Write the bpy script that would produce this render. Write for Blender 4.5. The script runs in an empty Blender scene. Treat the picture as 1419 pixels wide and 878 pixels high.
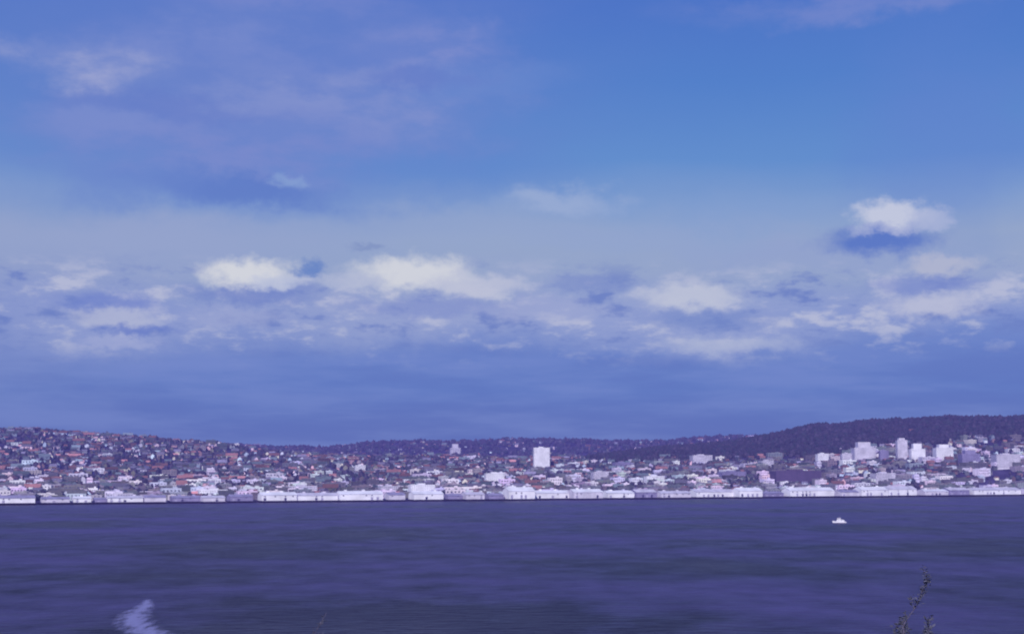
import bpy, math, random
import numpy as np
from mathutils import Vector, Matrix
random.seed(7); rng=np.random.default_rng(7)
S=bpy.context.scene
S.view_settings.view_transform='Standard'
try: S.view_settings.look='None'
except Exception: pass
S.view_settings.exposure=0
F=1949.0; PITCH=math.radians(6.18); CH=60.0
# ---------------------------------------------------------------- helpers
def lin(c,g=1.0):
    o=[]
    for v in c:
        v=v/255.0
        o.append((v/12.92 if v<=0.04045 else ((v+0.055)/1.055)**2.4)*g)
    return (o[0],o[1],o[2],1.0)
def elev(py): return PITCH-math.atan((py-439)/F)
def z_at(py,d): return CH+d*math.tan(elev(py))
def ang(px,py):
    x=(px-709.5)/F; yi=(439-py)/F
    y=math.cos(PITCH)-yi*math.sin(PITCH); z=math.sin(PITCH)+yi*math.cos(PITCH)
    return math.degrees(math.atan2(x,y)), math.degrees(math.atan2(z,math.hypot(x,y)))
def link(o): S.collection.objects.link(o); return o
def obj(name,me,mats=(),parent=None):
    o=bpy.data.objects.new(name,me); link(o)
    for m in mats: me.materials.append(m)
    if parent: o.parent=parent
    return o
def empty(name,loc=(0,0,0),rot=0):
    o=bpy.data.objects.new(name,None); o.location=loc; o.rotation_euler=(0,0,rot); link(o); return o

# ---------------------------------------------------------------- materials
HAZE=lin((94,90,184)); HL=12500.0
def haze_out(nt,shader,L=HL,col=None):  # aerial haze painted into the material as a violet-blue glow growing with distance
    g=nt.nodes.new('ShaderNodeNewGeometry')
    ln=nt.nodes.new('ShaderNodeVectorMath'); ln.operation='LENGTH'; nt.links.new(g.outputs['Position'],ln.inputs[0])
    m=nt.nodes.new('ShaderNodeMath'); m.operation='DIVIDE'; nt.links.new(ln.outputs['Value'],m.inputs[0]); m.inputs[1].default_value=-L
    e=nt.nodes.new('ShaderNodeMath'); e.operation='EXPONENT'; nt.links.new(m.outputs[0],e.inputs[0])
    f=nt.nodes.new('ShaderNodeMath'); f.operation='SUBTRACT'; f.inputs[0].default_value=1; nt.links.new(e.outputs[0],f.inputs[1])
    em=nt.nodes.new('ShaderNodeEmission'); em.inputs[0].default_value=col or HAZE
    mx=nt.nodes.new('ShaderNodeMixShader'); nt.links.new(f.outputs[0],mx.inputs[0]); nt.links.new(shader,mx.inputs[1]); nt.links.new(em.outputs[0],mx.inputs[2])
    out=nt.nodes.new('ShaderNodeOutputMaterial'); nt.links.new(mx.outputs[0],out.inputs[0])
def nosample(m):
    try: m.cycles.emission_sampling='NONE'
    except Exception: pass
def mat(name,col=None,attr=None,rough=0.8,haze=True,nscale=0.2,namt=0.25,metal=0):
    m=bpy.data.materials.new(name); m.use_nodes=True; nt=m.node_tree; nt.nodes.clear(); nosample(m)
    b=nt.nodes.new('ShaderNodeBsdfPrincipled'); b.inputs['Roughness'].default_value=rough; b.inputs['Metallic'].default_value=metal
    g=nt.nodes.new('ShaderNodeNewGeometry')
    n=nt.nodes.new('ShaderNodeTexNoise'); n.inputs['Scale'].default_value=nscale; n.inputs['Detail'].default_value=3
    nt.links.new(g.outputs['Position'],n.inputs['Vector'])
    r=nt.nodes.new('ShaderNodeMapRange'); r.inputs[1].default_value=0.3; r.inputs[2].default_value=0.7
    r.inputs[3].default_value=1-namt; r.inputs[4].default_value=1+namt; nt.links.new(n.outputs[0],r.inputs[0])
    v=nt.nodes.new('ShaderNodeVectorMath'); v.operation='SCALE'; nt.links.new(r.outputs[0],v.inputs['Scale'])
    if attr:
        a=nt.nodes.new('ShaderNodeAttribute'); a.attribute_name=attr; nt.links.new(a.outputs['Color'],v.inputs[0])
    else: v.inputs[0].default_value=col[:3]
    nt.links.new(v.outputs[0],b.inputs['Base Color'])
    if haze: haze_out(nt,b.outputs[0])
    else:
        out=nt.nodes.new('ShaderNodeOutputMaterial'); nt.links.new(b.outputs[0],out.inputs[0])
    return m
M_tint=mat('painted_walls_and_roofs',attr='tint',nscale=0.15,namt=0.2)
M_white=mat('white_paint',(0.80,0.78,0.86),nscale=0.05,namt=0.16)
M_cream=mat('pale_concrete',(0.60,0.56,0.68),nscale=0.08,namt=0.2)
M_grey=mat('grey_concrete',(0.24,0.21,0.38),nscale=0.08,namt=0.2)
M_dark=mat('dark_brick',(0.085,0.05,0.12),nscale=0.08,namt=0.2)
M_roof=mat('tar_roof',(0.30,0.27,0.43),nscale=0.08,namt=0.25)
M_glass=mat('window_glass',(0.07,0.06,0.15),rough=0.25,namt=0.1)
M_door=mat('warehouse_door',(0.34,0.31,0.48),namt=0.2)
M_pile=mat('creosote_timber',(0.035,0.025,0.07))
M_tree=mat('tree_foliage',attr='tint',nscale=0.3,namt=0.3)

# ---------------------------------------------------------------- terrain function
def shore(x): return 2800+0.41*np.clip(x,-1500,1900)
PXA=[-1500,-100,107,220,300,350,450,560,700,800,870,950,1000,1060,1090,1120,1160,1200,1260,1316,1500,3000]
YA =[ 585, 592,601,608,616,625,633,635,635,638,631,621,615,606, 600, 592, 594, 590, 586, 583, 577, 590]
PXF=[-1500,100,250,350,450,500,560,650,750,850,950,1000,1500,3000]
YF =[ 610,610,617,620,622,618,614,613,611,614,610,609,608,610]
_ph=rng.uniform(0,6.28,(14,)); _dr=rng.uniform(0,6.28,(14,)); _fr=np.geomspace(1/900,1/70,14)
def wob(x,y):
    r=0
    for i in range(14):
        r=r+np.sin((x*np.cos(_dr[i])+y*np.sin(_dr[i]))*_fr[i]*6.28+_ph[i])*(0.45/(_fr[i]*900))**0.75
    return r
def sm(t): t=np.clip(t,0,1); return t*t*(3-2*t)
tanv=np.vectorize(lambda p: math.tan(elev(p)))
def height(x,y):
    x=np.asarray(x,float); y=np.asarray(y,float)
    s=shore(x); yy=np.maximum(y,500)
    px=709.5+F*x/yy
    h1=60+3500*tanv(np.interp(px,[0,300,700,1000,1400],[650,656,662,658,648]))
    h2=60+4600*tanv(np.interp(px,PXA,YA))
    h3=60+7200*tanv(np.interp(px,PXF,YF))
    hv=np.minimum(h2,h3)*0.72
    d=y
    r=np.where(d<3500, 3+(h1-3)*np.clip((d-s-60)/np.maximum(3500-s-60,50),0,1)**1.15, 0)
    r=np.where((d>=3500)&(d<4600), h1+(h2-h1)*(0.55*np.clip((d-3500)/1100,0,1)+0.45*sm((d-3500)/1100)), r)
    r=np.where((d>=4600)&(d<5600), h2+(hv-h2)*sm((d-4600)/1000), r)
    r=np.where((d>=5600)&(d<7200), hv+(h3-hv)*sm((d-5600)/1600), r)
    r=np.where(d>=7200, h3+(60-h3)*sm((d-7200)/2500), r)
    r=r+wob(x,y)*5*np.clip((d-s-100)/900,0,1)*np.where(d>6000,1.2,1)
    r=np.where(d<s, -9+ (3+9)*sm((d-s+6)/6), r)
    near=58.15-0.165*np.maximum(y,0)+ np.sin(x*0.05+1)*0.3*np.clip(y/20,0,1)
    near=np.maximum(near,-9)
    r=np.where(d<1200,near,r)
    return r
def hs(x,y): return float(height(x,y))
def locate(px,py):
    """first spot on the far hillside seen along this bearing and slope"""
    b=(px-709.5)/F
    d=2200.0
    while d<7200:
        x=b*d
        if d>shore(x)+45:
            z=hs(x,d)
            if math.atan2(z-CH,d)>=elev(py): return x,d,z
        d+=8
    return b*4500,4500,hs(b*4500,4500)

# ---------------------------------------------------------------- ground sheet
xs=np.concatenate([np.linspace(-14000,-2600,30)[:-1],np.linspace(-2600,2600,261),np.linspace(2600,14000,30)[1:]])
xs=np.sort(np.unique(np.concatenate([xs,np.arange(-30,31,3.0)])))
ys=np.unique(np.concatenate([np.linspace(-3000,-40,12),np.arange(-40,60,4.0),np.linspace(60,1150,30),np.linspace(1200,2000,6),np.arange(2000,3600,14.0),np.arange(3600,8000,36.0),np.linspace(8000,24000,24)]))
X,Y=np.meshgrid(xs,ys); Z=height(X,Y)
V=np.stack([X.ravel(),Y.ravel(),Z.ravel()],1); nx=len(xs); ny=len(ys)
ii,jj=np.meshgrid(np.arange(nx-1),np.arange(ny-1)); a=(jj*nx+ii).ravel()
FQ=np.stack([a,a+1,a+nx+1,a+nx],1)
def mesh_np(name,V,F4,smooth=False):
    me=bpy.data.meshes.new(name); k=F4.shape[1]
    me.vertices.add(len(V)); me.vertices.foreach_set('co',V.astype(np.float32).ravel())
    me.loops.add(F4.size); me.loops.foreach_set('vertex_index',F4.astype(np.int32).ravel())
    me.polygons.add(len(F4)); me.polygons.foreach_set('loop_start',np.arange(0,F4.size,k,dtype=np.int32))
    me.update(calc_edges=True); me.validate()
    me.polygons.foreach_set('use_smooth',np.full(len(me.polygons),smooth))
    return me
gm=bpy.data.materials.new('wooded_ground'); gm.use_nodes=True; nt=gm.node_tree; nt.nodes.clear(); nosample(gm)
N=nt.nodes.new; L=nt.links.new
b=N('ShaderNodeBsdfPrincipled'); b.inputs['Roughness'].default_value=0.95; b.inputs['Specular IOR Level'].default_value=0.1
g=N('ShaderNodeNewGeometry'); n1=N('ShaderNodeTexNoise'); n1.inputs['Scale'].default_value=0.012; n1.inputs['Detail'].default_value=6; n1.inputs['Roughness'].default_value=0.7
L(g.outputs['Position'],n1.inputs['Vector'])
cr=N('ShaderNodeValToRGB'); L(n1.outputs[0],cr.inputs[0])
cr.color_ramp.elements[0].position=0.35; cr.color_ramp.elements[0].color=(0.020,0.015,0.050,1)
cr.color_ramp.elements[1].position=0.68; cr.color_ramp.elements[1].color=(0.09,0.07,0.18,1)
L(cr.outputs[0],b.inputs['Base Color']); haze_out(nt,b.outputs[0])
obj('ground',mesh_np('ground',V,FQ,True),[gm])

# ---------------------------------------------------------------- water
wm=bpy.data.materials.new('lake_water'); wm.use_nodes=True; nt=wm.node_tree; nt.nodes.clear(); nosample(wm)
N=nt.nodes.new; L=nt.links.new
g=N('ShaderNodeNewGeometry')
def mapped(sc,rotz=0,loc=(0,0,0)):
    mp=N('ShaderNodeMapping'); mp.inputs['Scale'].default_value=sc; mp.inputs['Rotation'].default_value=(0,0,rotz); mp.inputs['Location'].default_value=loc; L(g.outputs['Position'],mp.inputs['Vector']); return mp.outputs[0]
def noise(vec,scale,det=4,ro=0.55):
    n=N('ShaderNodeTexNoise'); n.inputs['Scale'].default_value=scale; n.inputs['Detail'].default_value=det; n.inputs['Roughness'].default_value=ro; L(vec,n.inputs['Vector']); return n.outputs[0]
big=noise(mapped((0.0050,0.0050,1),0.10,(3,1,0)),1.0,4,0.5)
mid=noise(mapped((0.035,0.024,1),-0.05),1.0,4,0.6)
fine=noise(mapped((0.07,0.16,1)),1.0,4,0.6)
add=N('ShaderNodeMath'); add.operation='MULTIPLY_ADD'; L(mid,add.inputs[0]); add.inputs[1].default_value=0.45; L(big,add.inputs[2])
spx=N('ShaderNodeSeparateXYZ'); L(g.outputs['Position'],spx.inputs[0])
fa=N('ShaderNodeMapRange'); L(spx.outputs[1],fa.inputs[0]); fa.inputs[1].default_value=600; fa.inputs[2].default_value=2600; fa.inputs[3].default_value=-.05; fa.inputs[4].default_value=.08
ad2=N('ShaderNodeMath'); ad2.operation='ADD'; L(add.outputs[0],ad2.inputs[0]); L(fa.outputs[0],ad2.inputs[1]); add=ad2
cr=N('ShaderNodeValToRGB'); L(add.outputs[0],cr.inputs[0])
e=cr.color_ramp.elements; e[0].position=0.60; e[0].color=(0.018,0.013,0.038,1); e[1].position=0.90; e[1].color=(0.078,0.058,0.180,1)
bs=N('ShaderNodeBsdfPrincipled'); L(cr.outputs[0],bs.inputs['Base Color'])
bs.inputs['IOR'].default_value=1.33
spr=N('ShaderNodeMapRange'); L(add.outputs[0],spr.inputs[0]); spr.inputs[1].default_value=.58; spr.inputs[2].default_value=.9; spr.inputs[3].default_value=0.08; spr.inputs[4].default_value=0.45
L(spr.outputs[0],bs.inputs['Specular IOR Level'])
bs.inputs['Specular Tint'].default_value=(1.0,.82,1.0,1)
mr=N('ShaderNodeMapRange'); L(big,mr.inputs[0]); mr.inputs[1].default_value=0.3; mr.inputs[2].default_value=0.7; mr.inputs[3].default_value=0.28; mr.inputs[4].default_value=0.48
L(mr.outputs[0],bs.inputs['Roughness'])
bp=N('ShaderNodeBump'); bp.inputs['Strength'].default_value=1.0; bp.inputs['Distance'].default_value=2.6; L(fine,bp.inputs['Height']); L(bp.outputs[0],bs.inputs['Normal'])
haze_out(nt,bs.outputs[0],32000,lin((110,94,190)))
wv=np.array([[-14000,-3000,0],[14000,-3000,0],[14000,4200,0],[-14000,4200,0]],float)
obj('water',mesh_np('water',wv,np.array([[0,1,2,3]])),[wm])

# ---------------------------------------------------------------- batched small things
def batch(name,tv,tf,pos,scl,rot,cols,mat_,smooth=False,jit=0):
    n=len(pos); tv=np.asarray(tv,float); tf=np.asarray(tf)
    P=tv[None]*scl[:,None,:]
    if jit: P=P*(1+rng.uniform(-jit,jit,(n,len(tv),1)))
    c,s=np.cos(rot)[:,None],np.sin(rot)[:,None]
    Xr=P[...,0]*c-P[...,1]*s; Yr=P[...,0]*s+P[...,1]*c
    P=np.stack([Xr,Yr,P[...,2]],2)+pos[:,None,:]
    Fx=(tf[None]+(np.arange(n)*len(tv))[:,None,None]).reshape(-1,tf.shape[1])
    me=mesh_np(name,P.reshape(-1,3),Fx,smooth)
    at=me.attributes.new('tint','FLOAT_COLOR','FACE')
    C=np.concatenate([cols,np.ones(cols.shape[:2]+(1,))],2).reshape(-1,4).astype(np.float32)
    at.data.foreach_set('color',C.ravel())
    return obj(name,me,[mat_])
hv=[(-.5,-.5,-.5),(.5,-.5,-.5),(.5,.5,-.5),(-.5,.5,-.5),(-.5,-.5,.6),(.5,-.5,.6),(.5,.5,.6),(-.5,.5,.6),(-.5,0,1),(.5,0,1),
    (-.56,-.58,.56),(.56,-.58,.56),(.56,0,1.03),(-.56,0,1.03),(.56,.58,.56),(-.56,.58,.56)]
hv2=list(hv); hfq=[(0,1,5,4),(2,3,7,6),(1,2,6,5),(3,0,4,7),(10,11,12,13),(14,15,13,12)]
kinds=[0,0,0,0,1,1]
hv2+= [(.5,-.25,.8),(-.5,.25,.8)]
hfq+=[(5,6,9,16),(7,4,8,17)]; kinds+=[0,0]
def wq(x0,x1,z0,z1,y):
    i=len(hv2); 
    if y<0: hv2.extend([(x0,y,z0),(x1,y,z0),(x1,y,z1),(x0,y,z1)])
    else: hv2.extend([(x1,y,z0),(x0,y,z0),(x0,y,z1),(x1,y,z1)])
    hfq.append((i,i+1,i+2,i+3)); kinds.append(2)
for yy in (-.51,.51):
    for x0 in (-.36,.16): wq(x0,x0+.15,.27,.45,yy)
i=len(hv2); hv2+=[(.2,.1,.7),(.28,.1,.7),(.28,.2,.7),(.2,.2,.7),(.2,.1,1.18),(.28,.1,1.18),(.28,.2,1.18),(.2,.2,1.18)]
for f in [(0,1,5,4),(1,2,6,5),(2,3,7,6),(3,0,4,7),(4,5,6,7)]: hfq.append(tuple(i+k for k in f)); kinds.append(3)
kinds=np.array(kinds)
def forest_mask(x,y):
    px=709.5+F*x/y; h=height(x,y)
    py=439+F*np.tan(PITCH-np.arctan2(h-CH,y))
    lim=np.interp(px,[780,860,960,1040,1100,1200,1316,1500],[630,640,637,636,634,622,612,606])
    return (px>800)&(py<lim+wob(x*2,y*2)*3)
gx,gy=np.meshgrid(np.arange(-2700,2700,22.0),np.arange(2300,4900,29.0))
gx=gx.ravel()+rng.uniform(-6,6,gx.size); gy=gy.ravel()+rng.uniform(-6,6,gy.size)
k=(gy>shore(gx)+110); gx,gy=gx[k],gy[k]
st=(np.mod(gx*np.cos(.2)+gy*np.sin(.2),150)>13)
fm=forest_mask(gx,gy)
dens=np.clip(0.60+0.25*wob(gx*1.7+300,gy*1.7),0.2,0.9)
dens=np.where(fm,0.05,dens)
k=st&(rng.random(gx.size)<dens)
hx,hy=gx[k],gy[k]
fx=rng.uniform(-3000,3500,2600); fy=rng.uniform(5600,7300,2600)
hx=np.concatenate([hx,fx]); hy=np.concatenate([hy,fy]); n=len(hx)
hz=height(hx,hy)
scl=np.stack([rng.uniform(9,18,n),rng.uniform(7,11,n),rng.uniform(6,11,n)],1)
big_=rng.random(n)<0.16; scl[big_]*=np.array([1.8,1.3,1.5])
pos=np.stack([hx,hy,hz+1.0],1)
rot=np.where(rng.random(n)<0.6,0.15,0.15+math.pi/2)+rng.normal(0,.15,n)
clus=wob(hx*1.3,hy*1.3+900)
lightp=rng.random(n)<np.clip(0.25+0.20*clus,.06,.58)
val=np.where(lightp,rng.uniform(.5,.88,n),rng.lognormal(math.log(0.14),0.5,n)); val=np.clip(val,0.04,0.88)
tintc=np.array([[0.94,0.90,1.14],[1.10,0.84,1.02],[0.74,0.90,1.22],[1.08,1.0,0.86],[1.25,.74,.88],[.85,.88,1.15]])[rng.integers(0,6,n)]
wall=np.clip(val[:,None]*tintc,0,.90)
roof=np.clip(rng.lognormal(math.log(0.12),0.55,n),0.03,.5)[:,None]*np.array([[0.90,0.80,1.30],[1.55,.68,.75],[.75,.95,1.2]])[rng.integers(0,3,n)]
cols=np.zeros((n,len(kinds),3))
cols[:,kinds==0]=wall[:,None]; cols[:,kinds==1]=roof[:,None]; cols[:,kinds==2]=np.array([.04,.04,.08]); cols[:,kinds==3]=np.array([.16,.11,.14])
batch('hillside_houses',hv2,hfq,pos,scl,rot,cols,M_tint)

bv=[];bf=[];bk=[]
def q(vs,kd):
    i=len(bv); bv.extend(vs); bf.append((i,i+1,i+2,i+3)); bk.append(kd)
def boxq(x0,x1,y0,y1,z0,z1,kd,kt):
    q([(x0,y0,z0),(x1,y0,z0),(x1,y0,z1),(x0,y0,z1)],kd);q([(x1,y0,z0),(x1,y1,z0),(x1,y1,z1),(x1,y0,z1)],kd)
    q([(x1,y1,z0),(x0,y1,z0),(x0,y1,z1),(x1,y1,z1)],kd);q([(x0,y1,z0),(x0,y0,z0),(x0,y0,z1),(x0,y1,z1)],kd)
    q([(x0,y0,z1),(x1,y0,z1),(x1,y1,z1),(x0,y1,z1)],kt)
boxq(-.5,.5,-.5,.5,-.3,1,0,1); boxq(.1,.3,-.1,.2,1.002,1.16,0,1)
for r_ in range(2):
    for c_ in range(5):
        x0=-.44+c_*.19; z0=.2+r_*.42
        q([(x0,-.504,z0),(x0+.09,-.504,z0),(x0+.09,-.504,z0+.16),(x0,-.504,z0+.16)],2)
        if c_<4:
            y0=-.42+c_*.23
            q([(.504,y0,z0),(.504,y0+.12,z0),(.504,y0+.12,z0+.14),(.504,y0,z0+.14)],2)
bk=np.array(bk)
n=1900
cx=rng.uniform(-1700,2200,n); dd=rng.exponential(380,n)+75; cy=shore(cx)+dd
k=(~forest_mask(cx,cy))&(cy<4700); cx,cy=cx[k],cy[k]; n=len(cx)
pos=np.stack([cx,cy,height(cx,cy)],1)
scl=np.stack([rng.uniform(12,42,n),rng.uniform(14,24,n),rng.uniform(6,17,n)],1)
rot=np.full(n,0.3)+rng.normal(0,.08,n)
lp=rng.random(n)<.40
val=np.clip(np.where(lp,rng.uniform(.55,.87,n),rng.lognormal(math.log(0.16),0.5,n)),0.05,0.87)
wall=np.clip(val[:,None]*np.array([[0.97,0.90,1.08]])*rng.uniform(.86,1.14,(n,3)),0,.88)
cols=np.zeros((n,len(bk),3)); cols[:,bk==0]=wall[:,None]
cols[:,bk==1]=(rng.uniform(.06,.45,n)[:,None]*np.array([[.92,.84,1.22]]))[:,None]; cols[:,bk==2]=np.array([.06,.06,.12])
batch('commercial_blocks',bv,bf,pos,scl,rot,cols,M_tint)

import bmesh
bm=bmesh.new(); bmesh.ops.create_icosphere(bm,subdivisions=1,radius=1)
iv=np.array([v.co[:] for v in bm.verts]); iff=np.array([[v.index for v in f.verts] for f in bm.faces]); bm.free()
def trees(name,x,y,lo,hi,dark):
    n=len(x); z=height(x,y); h=rng.uniform(lo,hi,n)
    scl=np.stack([h*rng.uniform(.35,.7,n),h*rng.uniform(.35,.7,n),h*.62],1)
    pos=np.stack([x,y,z+h*.45],1)
    base=np.array([[0.028,0.022,0.056],[0.040,0.030,0.070],[0.026,0.032,0.060],[0.055,0.040,0.085]])[rng.integers(0,4,n)]*dark
    cols=base[:,None,:]*rng.uniform(.6,1.5,(n,len(iff),1))
    batch(name,iv,iff,pos,scl,rng.uniform(0,6.28,n),cols,M_tree,jit=.3)
tx=rng.uniform(-2500,2700,17000); ty=rng.uniform(2400,4750,17000); k=(ty>shore(tx)+90)
trees('street_trees',tx[k],ty[k],6,13,1.0)
tx=rng.uniform(200,2600,36000); ty=rng.uniform(3300,4900,36000); k=forest_mask(tx,ty)
trees('forest',tx[k],ty[k],8,18,0.65)
tx=rng.uniform(-3200,3600,12000); ty=rng.uniform(5500,7500,12000)
trees('forest',tx,ty,10,20,1.0)

# ---------------------------------------------------------------- larger buildings
def quads_mesh(name,groups,mats,parent):
    vs=[];fs=[];mi=[]
    for quad,m in groups:
        i=len(vs); vs+=quad; fs.append(tuple(range(i,i+len(quad)))); mi.append(m)
    me=bpy.data.meshes.new(name); me.from_pydata(vs,[],fs); me.update()
    for p,m in zip(me.polygons,mi): p.material_index=m
    return obj(name,me,mats,parent)
def boxg(x0,x1,y0,y1,z0,z1,m,mt=None):
    mt=m if mt is None else mt
    return [([(x0,y0,z0),(x1,y0,z0),(x1,y0,z1),(x0,y0,z1)],m),([(x1,y0,z0),(x1,y1,z0),(x1,y1,z1),(x1,y0,z1)],m),
            ([(x1,y1,z0),(x0,y1,z0),(x0,y1,z1),(x1,y1,z1)],m),([(x0,y1,z0),(x0,y0,z0),(x0,y0,z1),(x0,y1,z1)],m),
            ([(x0,y0,z1),(x1,y0,z1),(x1,y1,z1),(x0,y1,z1)],mt)]
def building(name,px,py_base,wpx,hpx,mw,rot=0.25,depth=None,cols_=None,setback=0.0,ww=.5,wh=.4):
    x,y,z=locate(px,py_base); s=y/F; W=wpx*s; H=hpx*s; D=depth or max(14,W*.55)
    e=empty(name,(x,y,z),rot)
    g=boxg(-W/2,W/2,-D/2,D/2,-8,H*(1-setback),0,1)
    g+=boxg(-W/2-.3,W/2+.3,-D/2-.3,-D/2+.1,H*(1-setback)+.02,H*(1-setback)+1.1,0)
    g+=boxg(-W*.18,W*.12,-D*.25,D*.2,H*(1-setback)+.02,H*(1-setback)+3.6,0,1)
    if setback: g+=boxg(-W*.3,W*.28,-D*.35,D*.35,H*(1-setback)+.03,H,0,1)
    quads_mesh('walls',g,[mw,M_roof],e)
    Hh=H*(1-setback); nf=max(2,int(Hh/3.4)); nc=cols_ or max(3,int(W/4.2)); w=[]
    for f in range(nf):
        z0=Hh*(f+.3)/nf
        for c in range(nc):
            x0=-W/2+W*(c+.5-ww/2)/nc; x1=x0+W*ww/nc; z1=z0+Hh*wh/nf
            w.append(([(x0,-D/2-.06,z0),(x1,-D/2-.06,z0),(x1,-D/2-.06,z1),(x0,-D/2-.06,z1)],0))
        nd=max(2,int(D/4.5))
        for c in range(nd):
            y0=-D/2+D*(c+.5-ww/2)/nd; y1=y0+D*ww/nd
            for sx in (-1,1):
                xx=sx*(W/2+.06); ql=[(xx,y0,z0),(xx,y1,z0),(xx,y1,z1),(xx,y0,z1)]
                w.append((ql if sx>0 else ql[::-1],0))
    quads_mesh('windows',w,[M_glass],e)
    return e
building('apartment_tower',750,650,22,29,M_white,rot=0.12,depth=20,ww=.36,wh=.3)
building('office_building',685,671,26,15,M_white,rot=.2,ww=.3,wh=.3)
building('office_building',631,631,14,16,M_cream,rot=.2,setback=.35)
building('hospital_building',1194,640,30,27,M_cream,rot=.1,setback=.3,ww=.4,wh=.3)
building('apartment_tower',1170,641,14,12,M_cream,rot=.1)
building('apartment_tower',1247,640,14,33,M_cream,rot=.1,setback=.1,ww=.4,wh=.3)
building('apartment_tower',1268,640,20,25,M_white,rot=.1,setback=.3,ww=.4,wh=.3)
building('hospital_building',1304,640,24,24,M_white,rot=.1,setback=.2,ww=.4,wh=.3)
building('office_building',1137,645,16,16,M_white,rot=.2,ww=.4,wh=.3)
building('office_building',970,644,28,13,M_cream,rot=.2)
building('apartment_tower',1222,641,12,16,M_grey,rot=.1)
building('office_building',1340,646,26,22,M_grey,rot=.1,setback=.25)
building('office_building',1390,648,34,18,M_cream,rot=.1)
building('factory_building',1100,670,66,17,M_dark,rot=.2,depth=40,ww=.6,wh=.5)
building('factory_building',1012,664,36,10,M_grey,rot=.3,depth=30)
building('office_building',585,689,34,17,M_white,rot=.35,depth=24,ww=.3,wh=.3)
building('office_building',540,686,26,12,M_cream,rot=.35,depth=24)
building('office_building',830,668,22,14,M_cream,rot=.3,depth=20)
building('office_building',905,672,26,12,M_white,rot=.3,depth=20,ww=.4,wh=.3)
building('factory_building',420,684,40,10,M_cream,rot=.35,depth=24)
building('factory_building',300,690,42,11,M_white,rot=.35,depth=24,ww=.4,wh=.3)
building('factory_building',170,694,34,10,M_cream,rot=.35,depth=24)
building('office_building',1060,648,18,9,M_cream,rot=.3)
building('office_building',1220,668,30,12,M_cream,rot=.3)
building('office_building',500,655,14,10,M_white,rot=.3)
building('office_building',860,650,22,9,M_grey,rot=.3)
def warehouse(px0,px1,hpx,mw,mroof):
    b0=(px0-709.5)/F; b1=(px1-709.5)/F
    x0=2800*b0/(1-.41*b0); x1=2800*b1/(1-.41*b1)
    y0=2800+.41*x0; y1=2800+.41*x1
    Lg=math.hypot(x1-x0,y1-y0); s=((y0+y1)/2)/F; H=hpx*s*random.uniform(.95,1.25); D=34.0
    a_=math.atan2(y1-y0,x1-x0); cx_=(x0+x1)/2; cy_=(y0+y1)/2
    e=empty('pier_warehouse',(cx_,cy_-6-random.uniform(0,34),0),a_)
    he=H*.66
    g=[]
    A=-Lg/2;B=Lg/2;y_0=-D/2;y_1=D/2; zb=3.4
    g.append(([(A,y_0,zb),(B,y_0,zb),(B,y_0,zb+he),(A,y_0,zb+he)],0))
    g.append(([(B,y_1,zb),(A,y_1,zb),(A,y_1,zb+he),(B,y_1,zb+he)],0))
    g.append(([(B,y_0,zb),(B,y_1,zb),(B,y_1,zb+he),(B,0,zb+H),(B,y_0,zb+he)],0))
    g.append(([(A,y_1,zb),(A,y_0,zb),(A,y_0,zb+he),(A,0,zb+H),(A,y_1,zb+he)],0))
    quads_mesh('walls',g,[mw],e)
    g=[([(A-.8,y_0-1,zb+he-.2),(B+.8,y_0-1,zb+he-.2),(B+.8,0,zb+H+.15),(A-.8,0,zb+H+.15)],0),
       ([(B+.8,y_1+1,zb+he-.2),(A-.8,y_1+1,zb+he-.2),(A-.8,0,zb+H+.15),(B+.8,0,zb+H+.15)],0)]
    k=A+12
    while k<B-12:
        g+=boxg(k,k+5,-1.5,1.5,zb+H-.3,zb+H+2.2,0); k+=random.uniform(22,40)
    quads_mesh('roof',g,[mroof],e)
    w=[]; k=A+4
    while k<B-7:
        dw=4.5
        if random.random()<.6: w+=[([(k,y_0-.05,zb+.3),(k+dw,y_0-.05,zb+.3),(k+dw,y_0-.05,zb+he*.5),(k,y_0-.05,zb+he*.5)],random.choice([0,1,1]))]
        if random.random()<.5: w+=[([(k+.8,y_0-.05,zb+he*.66),(k+dw-.8,y_0-.05,zb+he*.66),(k+dw-.8,y_0-.05,zb+he*.84),(k+.8,y_0-.05,zb+he*.84)],0)]
        k+=random.choice([9,11,14,19])
    if w: quads_mesh('doors_and_windows',w,[M_glass,M_door],e)
    g=boxg(A-3,B+3,y_0-9,y_1+4,2.4,3.38,0)
    quads_mesh('deck',g,[M_pile],e)
    g=[]; k=A
    while k<=B:
        for yy in (y_0-8.5,y_0-3): g+=boxg(k-.3,k+.3,yy-.3,yy+.3,-6,2.38,0)
        k+=5
    quads_mesh('piles',g,[M_pile],e)
specs=[(-60,-5,8,1,2),(0,60,9,0,2),(66,104,7,1,2),(110,134,8,0,0),(137,153,6,3,2),(156,204,7,0,1),(207,236,9,1,2),(243,282,6,3,2),(288,318,7,1,1),(321,352,9,3,2),(364,412,10,0,0),(414,468,9,0,1),(472,530,12,0,0),(538,560,8,1,2),(572,612,9,0,0),(618,640,6,3,2),(643,668,8,1,1),(674,694,7,3,2),
 (701,736,13,0,0),(739,786,9,0,0),(789,828,10,1,0),(836,872,8,0,0),(875,903,10,3,1),(908,948,8,1,1),(957,1010,9,0,1),(1013,1044,11,0,0),(1050,1076,6,3,2),(1084,1144,11,0,0),(1152,1176,8,1,2),(1180,1216,10,0,0),(1220,1258,12,0,1),(1268,1300,8,1,0),(1303,1330,10,3,1),(1336,1400,9,0,1),(1405,1480,8,1,2)]
ML={0:M_white,1:M_cream,2:M_roof,3:M_grey}
for s_ in specs: warehouse(s_[0],s_[1],s_[2],ML[s_[3]],ML[s_[4]])
sv=[];sf=[]
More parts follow.
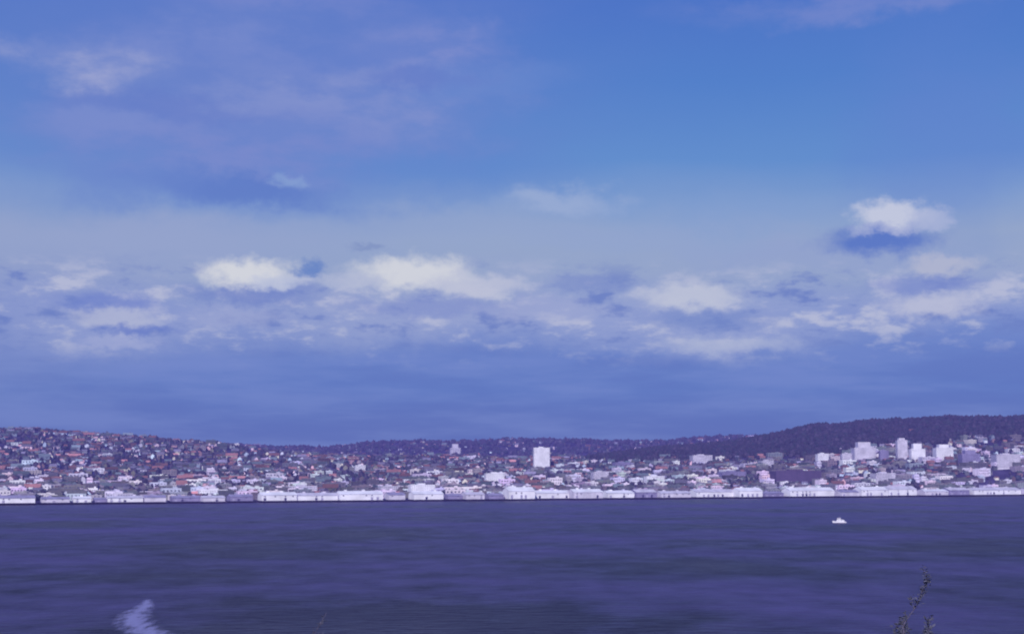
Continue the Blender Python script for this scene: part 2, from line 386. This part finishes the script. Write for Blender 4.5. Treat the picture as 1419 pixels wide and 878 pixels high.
for i,xx in enumerate(np.linspace(-4000,4000,161)):
    yy=float(shore(xx)); sv+=[(xx,yy-2,-8),(xx,yy-2,3.1),(xx,yy+4,3.1)]
    if i: j=i*3; sf+=[(j-3,j,j+1,j-2),(j-2,j+1,j+2,j-1)]
me=bpy.data.meshes.new('seawall'); me.from_pydata(sv,[],sf); obj('seawall',me,[M_dark])

# ---------------------------------------------------------------- motor boat
bx,by=(1159-709.5)/F*1606,1606.0
boat=empty('motor_boat',(bx,by,0),math.radians(168))
secs=[(-7.4,1.7,1.5),(-4,2.1,1.5),(0,2.2,1.6),(4,1.7,1.9),(6.4,.8,2.25),(7.8,.06,2.6)]
vs=[];fs=[]
for x_,hw,dk in secs: vs+=[(x_,-hw,dk),(x_,-hw*.85,.35),(x_,-hw*.25,-.6),(x_,hw*.25,-.6),(x_,hw*.85,.35),(x_,hw,dk)]
for i in range(len(secs)-1):
    for j in range(5): a0=i*6+j; fs.append((a0,a0+1,a0+7,a0+6))
    fs.append((i*6+5,i*6,i*6+6,i*6+11))
fs.append((0,5,4,3,2,1))
me=bpy.data.meshes.new('hull'); me.from_pydata(vs,[],fs); obj('hull',me,[M_white],boat)
quads_mesh('cabin',boxg(-5.2,3.2,-1.6,1.6,1.45,3.5,0)+boxg(-1.2,2.4,-1.35,1.35,3.55,5.3,0)+boxg(-1.7,2.9,-1.55,1.55,5.32,5.5,0),[M_white],boat)
w=[]
for k in range(5):
    x0=-4.7+k*1.5
    for sy in (-1.64,1.64): w.append(([(x0,sy,2.3),(x0+.9,sy,2.3),(x0+.9,sy,3.0),(x0,sy,3.0)],0))
for sy in (-1.39,1.39): w.append(([(-.9,sy,4.2),(2.1,sy,4.2),(2.1,sy,4.95),(-.9,sy,4.95)],0))
w.append(([(2.44,-1.2,4.2),(2.44,1.2,4.2),(2.44,1.2,4.95),(2.44,-1.2,4.95)],0))
quads_mesh('windows',w,[M_glass],boat)
quads_mesh('mast',boxg(-.6,-.42,-.09,.09,5.5,8.6,0)+boxg(-.55,-.45,-1,1,7.4,7.55,0),[M_grey],boat)

# ---------------------------------------------------------------- foam
def foam_mat(name,col,lo,hi,mxv):
    fm_=bpy.data.materials.new(name); fm_.use_nodes=True; nt=fm_.node_tree; nt.nodes.clear(); N=nt.nodes.new; L=nt.links.new
    g=N('ShaderNodeNewGeometry'); d=N('ShaderNodeBsdfDiffuse'); d.inputs[0].default_value=col
    uv=N('ShaderNodeAttribute'); uv.attribute_name='edge'
    mp=N('ShaderNodeMapping'); mp.inputs['Scale'].default_value=(1,.22,1); L(g.outputs['Position'],mp.inputs['Vector'])
    nz=N('ShaderNodeTexNoise'); nz.inputs['Scale'].default_value=0.32; nz.inputs['Detail'].default_value=6; nz.inputs['Roughness'].default_value=.7; L(mp.outputs[0],nz.inputs['Vector'])
    n2=N('ShaderNodeMath'); n2.operation='MULTIPLY'; L(nz.outputs[0],n2.inputs[0]); n2.inputs[1].default_value=2.4
    ad=N('ShaderNodeMath'); ad.operation='ADD'; L(n2.outputs[0],ad.inputs[0]); L(uv.outputs['Fac'],ad.inputs[1])
    mr=N('ShaderNodeMapRange'); mr.interpolation_type='SMOOTHSTEP'; L(ad.outputs[0],mr.inputs[0]); mr.inputs[1].default_value=lo; mr.inputs[2].default_value=hi; mr.inputs[4].default_value=mxv
    # fade to nothing on the sheet's rim
    ef=N('ShaderNodeMapRange'); ef.interpolation_type='SMOOTHSTEP'; L(uv.outputs['Fac'],ef.inputs[0]); ef.inputs[1].default_value=0; ef.inputs[2].default_value=.35
    ml=N('ShaderNodeMath'); ml.operation='MULTIPLY'; L(mr.outputs[0],ml.inputs[0]); L(ef.outputs[0],ml.inputs[1])
    tr=N('ShaderNodeBsdfTransparent'); mx=N('ShaderNodeMixShader'); L(ml.outputs[0],mx.inputs[0]); L(tr.outputs[0],mx.inputs[1]); L(d.outputs[0],mx.inputs[2])
    o=N('ShaderNodeOutputMaterial'); L(mx.outputs[0],o.inputs[0]); return fm_
M_foam=foam_mat('foam',(0.30,0.30,0.56,1),1.25,2.2,.8)
def ribbon(name,path,widths,z=0.05,m=None):
    vs=[];fs=[];ed=[];K=11
    P=[]
    for i in range(len(path)-1):
        for t in np.linspace(0,1,8,endpoint=False):
            P.append(((1-t)*np.array(path[i])+t*np.array(path[i+1]),(1-t)*widths[i]+t*widths[i+1]))
    P.append((np.array(path[-1]),widths[-1]))
    for i,(p,wd) in enumerate(P):
        for j in range(K):
            t=j/(K-1)*2-1; pp=p+np.array([1,0.15])*t*wd; vs.append((pp[0],pp[1],z)); ed.append((1-abs(t))*(min(1,i/6,(len(P)-1-i)/6)))
        if i:
            for j in range(K-1): a0=(i-1)*K+j; fs.append((a0,a0+1,a0+K+1,a0+K))
    me=bpy.data.meshes.new(name); me.from_pydata(vs,[],fs)
    at=me.attributes.new('edge','FLOAT','POINT'); at.data.foreach_set('value',ed)
    return obj(name,me,[m or M_foam])
def wpt(px,py):
    d_=CH/math.tan(-elev(py)); return ((px-709.5)/F*d_,d_)
ribbon('surf_foam',[wpt(214,826),wpt(210,838),wpt(196,850),wpt(194,862),wpt(206,872),wpt(234,884),wpt(268,902)],[2,5,9,11,11,11,9])
ribbon('wake',[(bx+6,by-4),(bx+8,by+2),(bx+11,by+12)],[3,7,4],.06)

# ---------------------------------------------------------------- shrubs on the bluff
M_twig=mat('twig_bark',(0.10,0.08,0.14),haze=False,nscale=30)
M_leaf=mat('shrub_leaf',(0.075,0.075,0.125),haze=False,nscale=12,namt=.4)
def shrub(name,px,py_top,d,seed,stems=4,spread=.25,leafy=1.0):
    R=random.Random(seed); x=(px-709.5)/F*d; z0=hs(x,d); H=z_at(py_top,d)-z0
    e=empty(name,(x,d,z0-.03)); tv=[];tf=[];lv=[];lf=[]
    def tube(pts,r0,r1):
        base=len(tv); n_=len(pts)
        for i,p in enumerate(pts):
            r=r0+(r1-r0)*i/(n_-1)
            for k in range(5):
                a_=k*2*math.pi/5; tv.append((p[0]+r*math.cos(a_),p[1]+r*math.sin(a_),p[2]))
        for i in range(n_-1):
            for k in range(5): tf.append((base+i*5+k,base+i*5+(k+1)%5,base+i*5+5+(k+1)%5,base+i*5+5+k))
    def leaf(p):
        sz=R.uniform(.010,.026); v1=Vector((R.uniform(-1,1),R.uniform(-1,1),R.uniform(-.3,1))).normalized(); v2=v1.cross(Vector((R.uniform(-1,1),R.uniform(-1,1),R.uniform(-1,1)))).normalized()
        p=Vector(p); i=len(lv); lv.extend([tuple(p),tuple(p+v1*sz+v2*sz*.4),tuple(p+v1*sz*2),tuple(p+v1*sz-v2*sz*.4)]); lf.append((i,i+1,i+2,i+3))
    def grow(p,dr,ln,r,dep):
        pts=[p]; n_=9
        for i in range(n_):
            dr=(dr+Vector((R.gauss(0,.06),R.gauss(0,.06),R.gauss(.05,.04)))).normalized(); pts.append(pts[-1]+dr*ln/n_)
            if dep<2 and i>=2 and R.random()<.9:
                a_=R.uniform(0,6.28); nd=(dr*.9+Vector((math.cos(a_),math.sin(a_),.15))*.55).normalized()
                grow(pts[-1],nd,ln*R.uniform(.13,.24),r*.5,dep+1)
            if (dep>0 or i>3):
                for _ in range(int(4*leafy)): 
                    if R.random()<.8: leaf(pts[-1]+Vector((R.gauss(0,.012),R.gauss(0,.012),R.gauss(0,.012))))
        tube(pts,r,r*.3)
    for s in range(stems):
        k=1.0 if s==0 else R.uniform(.6,.88)
        a_=R.uniform(0,6.28); grow(Vector((R.gauss(0,.05),R.gauss(0,.05),0)),Vector((math.cos(a_)*spread*(s>0),math.sin(a_)*spread*(s>0),1)).normalized(),H*k,.012,0)
    top=max(max(v[2] for v in tv),max(v[2] for v in lv)); f=H/top
    tv=[(v[0],v[1],v[2]*f) for v in tv]; lv=[(v[0],v[1],v[2]*f) for v in lv]
    me=bpy.data.meshes.new('stems'); me.from_pydata(tv,[],tf); obj('stems',me,[M_twig],e)
    me=bpy.data.meshes.new('leaves'); me.from_pydata(lv,[],lf); obj('leaves',me,[M_leaf],e)
shrub('shrub',1260,780,14,3,6,.10)
shrub('shrub',1178,838,13,5,3,.15,.7)
shrub('shrub',362,838,13,8,2,.05,.4)
shrub('shrub',1318,842,12,11,3,.2,.7)

# ---------------------------------------------------------------- sky
SE=math.radians(30); az=math.radians(192)
sd=Vector((math.sin(az)*math.cos(SE),math.cos(az)*math.cos(SE),math.sin(SE)))
w=bpy.data.worlds.new('World'); S.world=w; w.use_nodes=True; nt=w.node_tree; nt.nodes.clear(); N=nt.nodes.new; L=nt.links.new
try: w.cycles.sampling_method='NONE'
except Exception: pass
def setin(s,v):
    if isinstance(v,bpy.types.NodeSocket): L(v,s)
    else: s.default_value=v
def Mth(op,a,b_=0.0,c=0.0,clamp=False):
    m=N('ShaderNodeMath'); m.operation=op; m.use_clamp=clamp; setin(m.inputs[0],a); setin(m.inputs[1],b_); setin(m.inputs[2],c); return m.outputs[0]
def VM(op,a,b_=(0,0,0)):
    m=N('ShaderNodeVectorMath'); m.operation=op; setin(m.inputs[0],a); setin(m.inputs[1],b_); return m.outputs['Value'] if op=='LENGTH' else m.outputs[0]
def MR(v,a,b_,c=0.0,d=1.0,smooth=True):
    m=N('ShaderNodeMapRange'); m.interpolation_type='SMOOTHSTEP' if smooth else 'LINEAR'
    setin(m.inputs[0],v)
    for i,q_ in enumerate((a,b_,c,d)): m.inputs[i+1].default_value=q_
    return m.outputs[0]
def NZ(v,scale,det=5,ro=.55,col=False):
    n=N('ShaderNodeTexNoise'); n.inputs['Scale'].default_value=scale; n.inputs['Detail'].default_value=det; n.inputs['Roughness'].default_value=ro; L(v,n.inputs['Vector']); return n.outputs['Color' if col else 0]
def MIX(f,a,b_):
    m=N('ShaderNodeMix'); m.data_type='RGBA'; setin(m.inputs[0],f); setin(m.inputs[6],a); setin(m.inputs[7],b_); return m.outputs[2]
tc=N('ShaderNodeTexCoord'); sp=N('ShaderNodeSeparateXYZ'); L(tc.outputs['Generated'],sp.inputs[0])
U=Mth('MULTIPLY',Mth('ARCTAN2',sp.outputs[0],sp.outputs[1]),57.2958); Vv=Mth('MULTIPLY',Mth('ARCSINE',sp.outputs[2]),57.2958)
cb=N('ShaderNodeCombineXYZ'); L(U,cb.inputs[0]); L(Vv,cb.inputs[1]); P=cb.outputs[0]
half=(.5,.5,.5)
Ps=VM('MULTIPLY',P,(.35,1.0,1))
w1=VM('MULTIPLY',VM('SUBTRACT',NZ(Ps,.45,2,.5,True),half),(7,2.2,0))
w2=VM('MULTIPLY',VM('SUBTRACT',NZ(VM('MULTIPLY',P,(.7,1,1)),1.5,4,.6,True),half),(2.2,1.2,0))
PW=VM('ADD',VM('ADD',P,w1),w2)
PC=VM('ADD',VM('ADD',P,w2),VM('MULTIPLY',w1,(.12,.12,0)))
r=N('ShaderNodeValToRGB'); vw=N('ShaderNodeSeparateXYZ'); L(VM('ADD',P,VM('MULTIPLY',w1,(0,.45,0))),vw.inputs[0])
L(MR(vw.outputs[1],-4,40,0,1,False),r.inputs[0])
st=[(700,(90,106,184)),(600,(93,112,188)),(540,(92,118,194)),(490,(102,126,198)),(440,(126,144,204)),(385,(150,165,202)),(335,(150,167,202)),(290,(130,158,206)),(230,(98,142,206)),(120,(82,128,203)),(0,(76,116,200))]
el=r.color_ramp.elements
while len(el)>1: el.remove(el[0])
for i,(py,c) in enumerate(st):
    p_=(ang(709.5,py)[1]+4)/44
    if i==0: el[0].position=p_; el[0].color=lin(c)
    else: x_=el.new(p_); x_.color=lin(c)
x_=el.new(1.0); x_.color=lin((60,96,180))
C=r.outputs[0]
def blob(C,px,py,rx,ry,col,st=1.0,inner=.25,outer=1.3,src=None,mod=None):
    u,v=ang(px,py); k=F*math.pi/180
    d=VM('MULTIPLY',VM('SUBTRACT',src or PW,(u,v,0)),(k/rx,k/ry,0))
    m=MR(VM('LENGTH',d),outer,inner,0,st)
    if mod is not None: m=Mth('MULTIPLY',m,mod)
    return MIX(m,C,lin(col))
C=blob(C,330,110,560,240,(104,128,202),.85,.1,1.2)
C=blob(C,60,420,330,150,(140,152,204),.5,.1,1.2)
C=blob(C,1320,180,160,170,(98,130,206),.5,.1,1.2)
# ragged break-up of the high cloud
veil=MR(NZ(VM('MULTIPLY',P,(.45,1.1,1)),.55,5,.6),.36,.60,.30,1.0)
for a_ in [(1200,5,260,26,(128,142,206),.6),(380,0,200,26,(126,140,206),.6),(140,98,110,44,(156,164,210),1.0),(590,72,140,48,(128,142,206),.95),(470,145,260,58,(131,146,206),.95),(300,205,290,54,(122,138,204),.95),
           (300,60,190,44,(122,140,206),.75),(160,180,110,30,(124,142,206),.7),(700,110,120,30,(104,136,206),.6)]:
    C=blob(C,*a_[:5],a_[5],mod=veil)
for a_ in [(480,75,110,26,(92,124,202),.5),(320,258,140,22,(88,118,197),.7),(590,112,90,16,(98,122,200),.6),(600,230,130,30,(92,136,206),.4),(180,255,120,30,(106,132,204),.5),(230,150,160,18,(102,124,200),.5),
           (770,274,90,22,(156,174,212),.85),(1040,300,160,34,(130,158,208),.5),(640,320,420,36,(152,168,205),.55),(200,330,260,40,(152,165,205),.75),
           (905,335,260,30,(146,164,206),.55),(1140,350,200,30,(146,160,206),.5)]:
    C=blob(C,*a_[:5],a_[5])
C=blob(C,405,250,34,12,(142,168,214),.6,src=PC)
band=Mth('MULTIPLY',MR(vw.outputs[1],ang(700,520)[1],ang(700,450)[1]),MR(vw.outputs[1],ang(700,355)[1],ang(700,405)[1]))
for a_ in [(590,430,230,60,(156,166,208),.7),(960,440,220,56,(156,166,210),.7),(1290,410,120,50,(160,168,210),.6),(160,440,160,50,(146,158,208),.6),(360,430,120,50,(144,156,206),.5)]:
    C=blob(C,*a_[:5],a_[5])
nb=NZ(VM('MULTIPLY',P,(.5,1.25,1)),.75,6,.62)
C=MIX(Mth('MULTIPLY',band,MR(nb,.50,.66,0,.85)),C,lin((188,191,216)))
C=MIX(Mth('MULTIPLY',band,MR(nb,.48,.34,0,.9)),C,lin((104,124,194)))
for a_ in [(1215,333,90,24,(90,118,196),1.0),(350,405,110,20,(112,130,198),.8),(430,373,22,17,(100,130,196),.9),(600,425,150,18,(126,140,202),.6),
           (150,420,80,22,(112,130,202),.8),(980,440,110,20,(114,134,198),.7),(1280,392,90,16,(120,136,202),.7),(508,341,38,8,(126,144,192),.7),(190,455,60,10,(100,120,198),.8),(820,395,70,14,(116,134,198),.6)]:
    C=blob(C,*a_[:5],a_[5],.25,1.2,PC)
for a_ in [(1238,298,60,24,(200,204,224),.95),(1290,304,42,16,(172,181,216),.8),(1225,316,60,8,(160,168,214),.5),(345,376,72,24,(214,215,222),1),(385,390,50,14,(190,196,220),.8),(575,380,100,26,(214,215,222),.95),(660,394,90,18,(192,195,216),.8),
           (490,390,60,14,(182,188,214),.7),(955,408,90,22,(192,196,216),.9),(1010,476,100,14,(172,180,212),.7),(1300,366,60,16,(184,186,208),.75),(1290,424,70,20,(190,192,216),.85),
           (160,440,70,15,(178,183,213),.85),(165,472,60,11,(160,168,212),.7),(330,440,80,18,(160,168,210),.6),(760,430,100,20,(160,168,210),.6)]:
    C=blob(C,*a_[:5],a_[5],.35,1.2,PC)
lo=MR(vw.outputs[1],ang(700,470)[1],ang(700,510)[1])
sn=NZ(VM('MULTIPLY',P,(.16,1.1,1)),.8,4,.55)
C=MIX(Mth('MULTIPLY',lo,MR(sn,.42,.66,0,.45)),C,lin((120,138,206)))
C=MIX(Mth('MULTIPLY',lo,MR(sn,.52,.34,0,.3)),C,lin((82,102,184)))
sk=N('ShaderNodeTexSky'); sk.sky_type='NISHITA'; sk.sun_disc=False; sk.sun_elevation=SE; sk.sun_rotation=az
sks=VM('MULTIPLY',sk.outputs[0],(.05,.055,.085))
C=MIX(.08,C,sks)
bg=N('ShaderNodeBackground'); L(C,bg.inputs[0]); bg.inputs[1].default_value=1.0
o=N('ShaderNodeOutputWorld'); L(bg.outputs[0],o.inputs[0])
sl=bpy.data.lights.new('sun','SUN'); sl.energy=3.9; sl.angle=math.radians(.5); sl.color=(1,.95,.89)
so=bpy.data.objects.new('sun',sl); link(so); so.rotation_euler=sd.to_track_quat('Z','Y').to_euler(); so.location=(0,0,400)
cd=bpy.data.cameras.new('camera'); cd.sensor_fit='HORIZONTAL'; cd.sensor_width=36; cd.lens=36*F/1419.0; cd.clip_start=.5; cd.clip_end=60000
cd.dof.use_dof=True; cd.dof.focus_distance=20; cd.dof.aperture_fstop=2.2
co=bpy.data.objects.new('camera',cd); link(co); co.location=(0,0,CH); co.rotation_euler=(math.pi/2+PITCH,0,0); S.camera=co
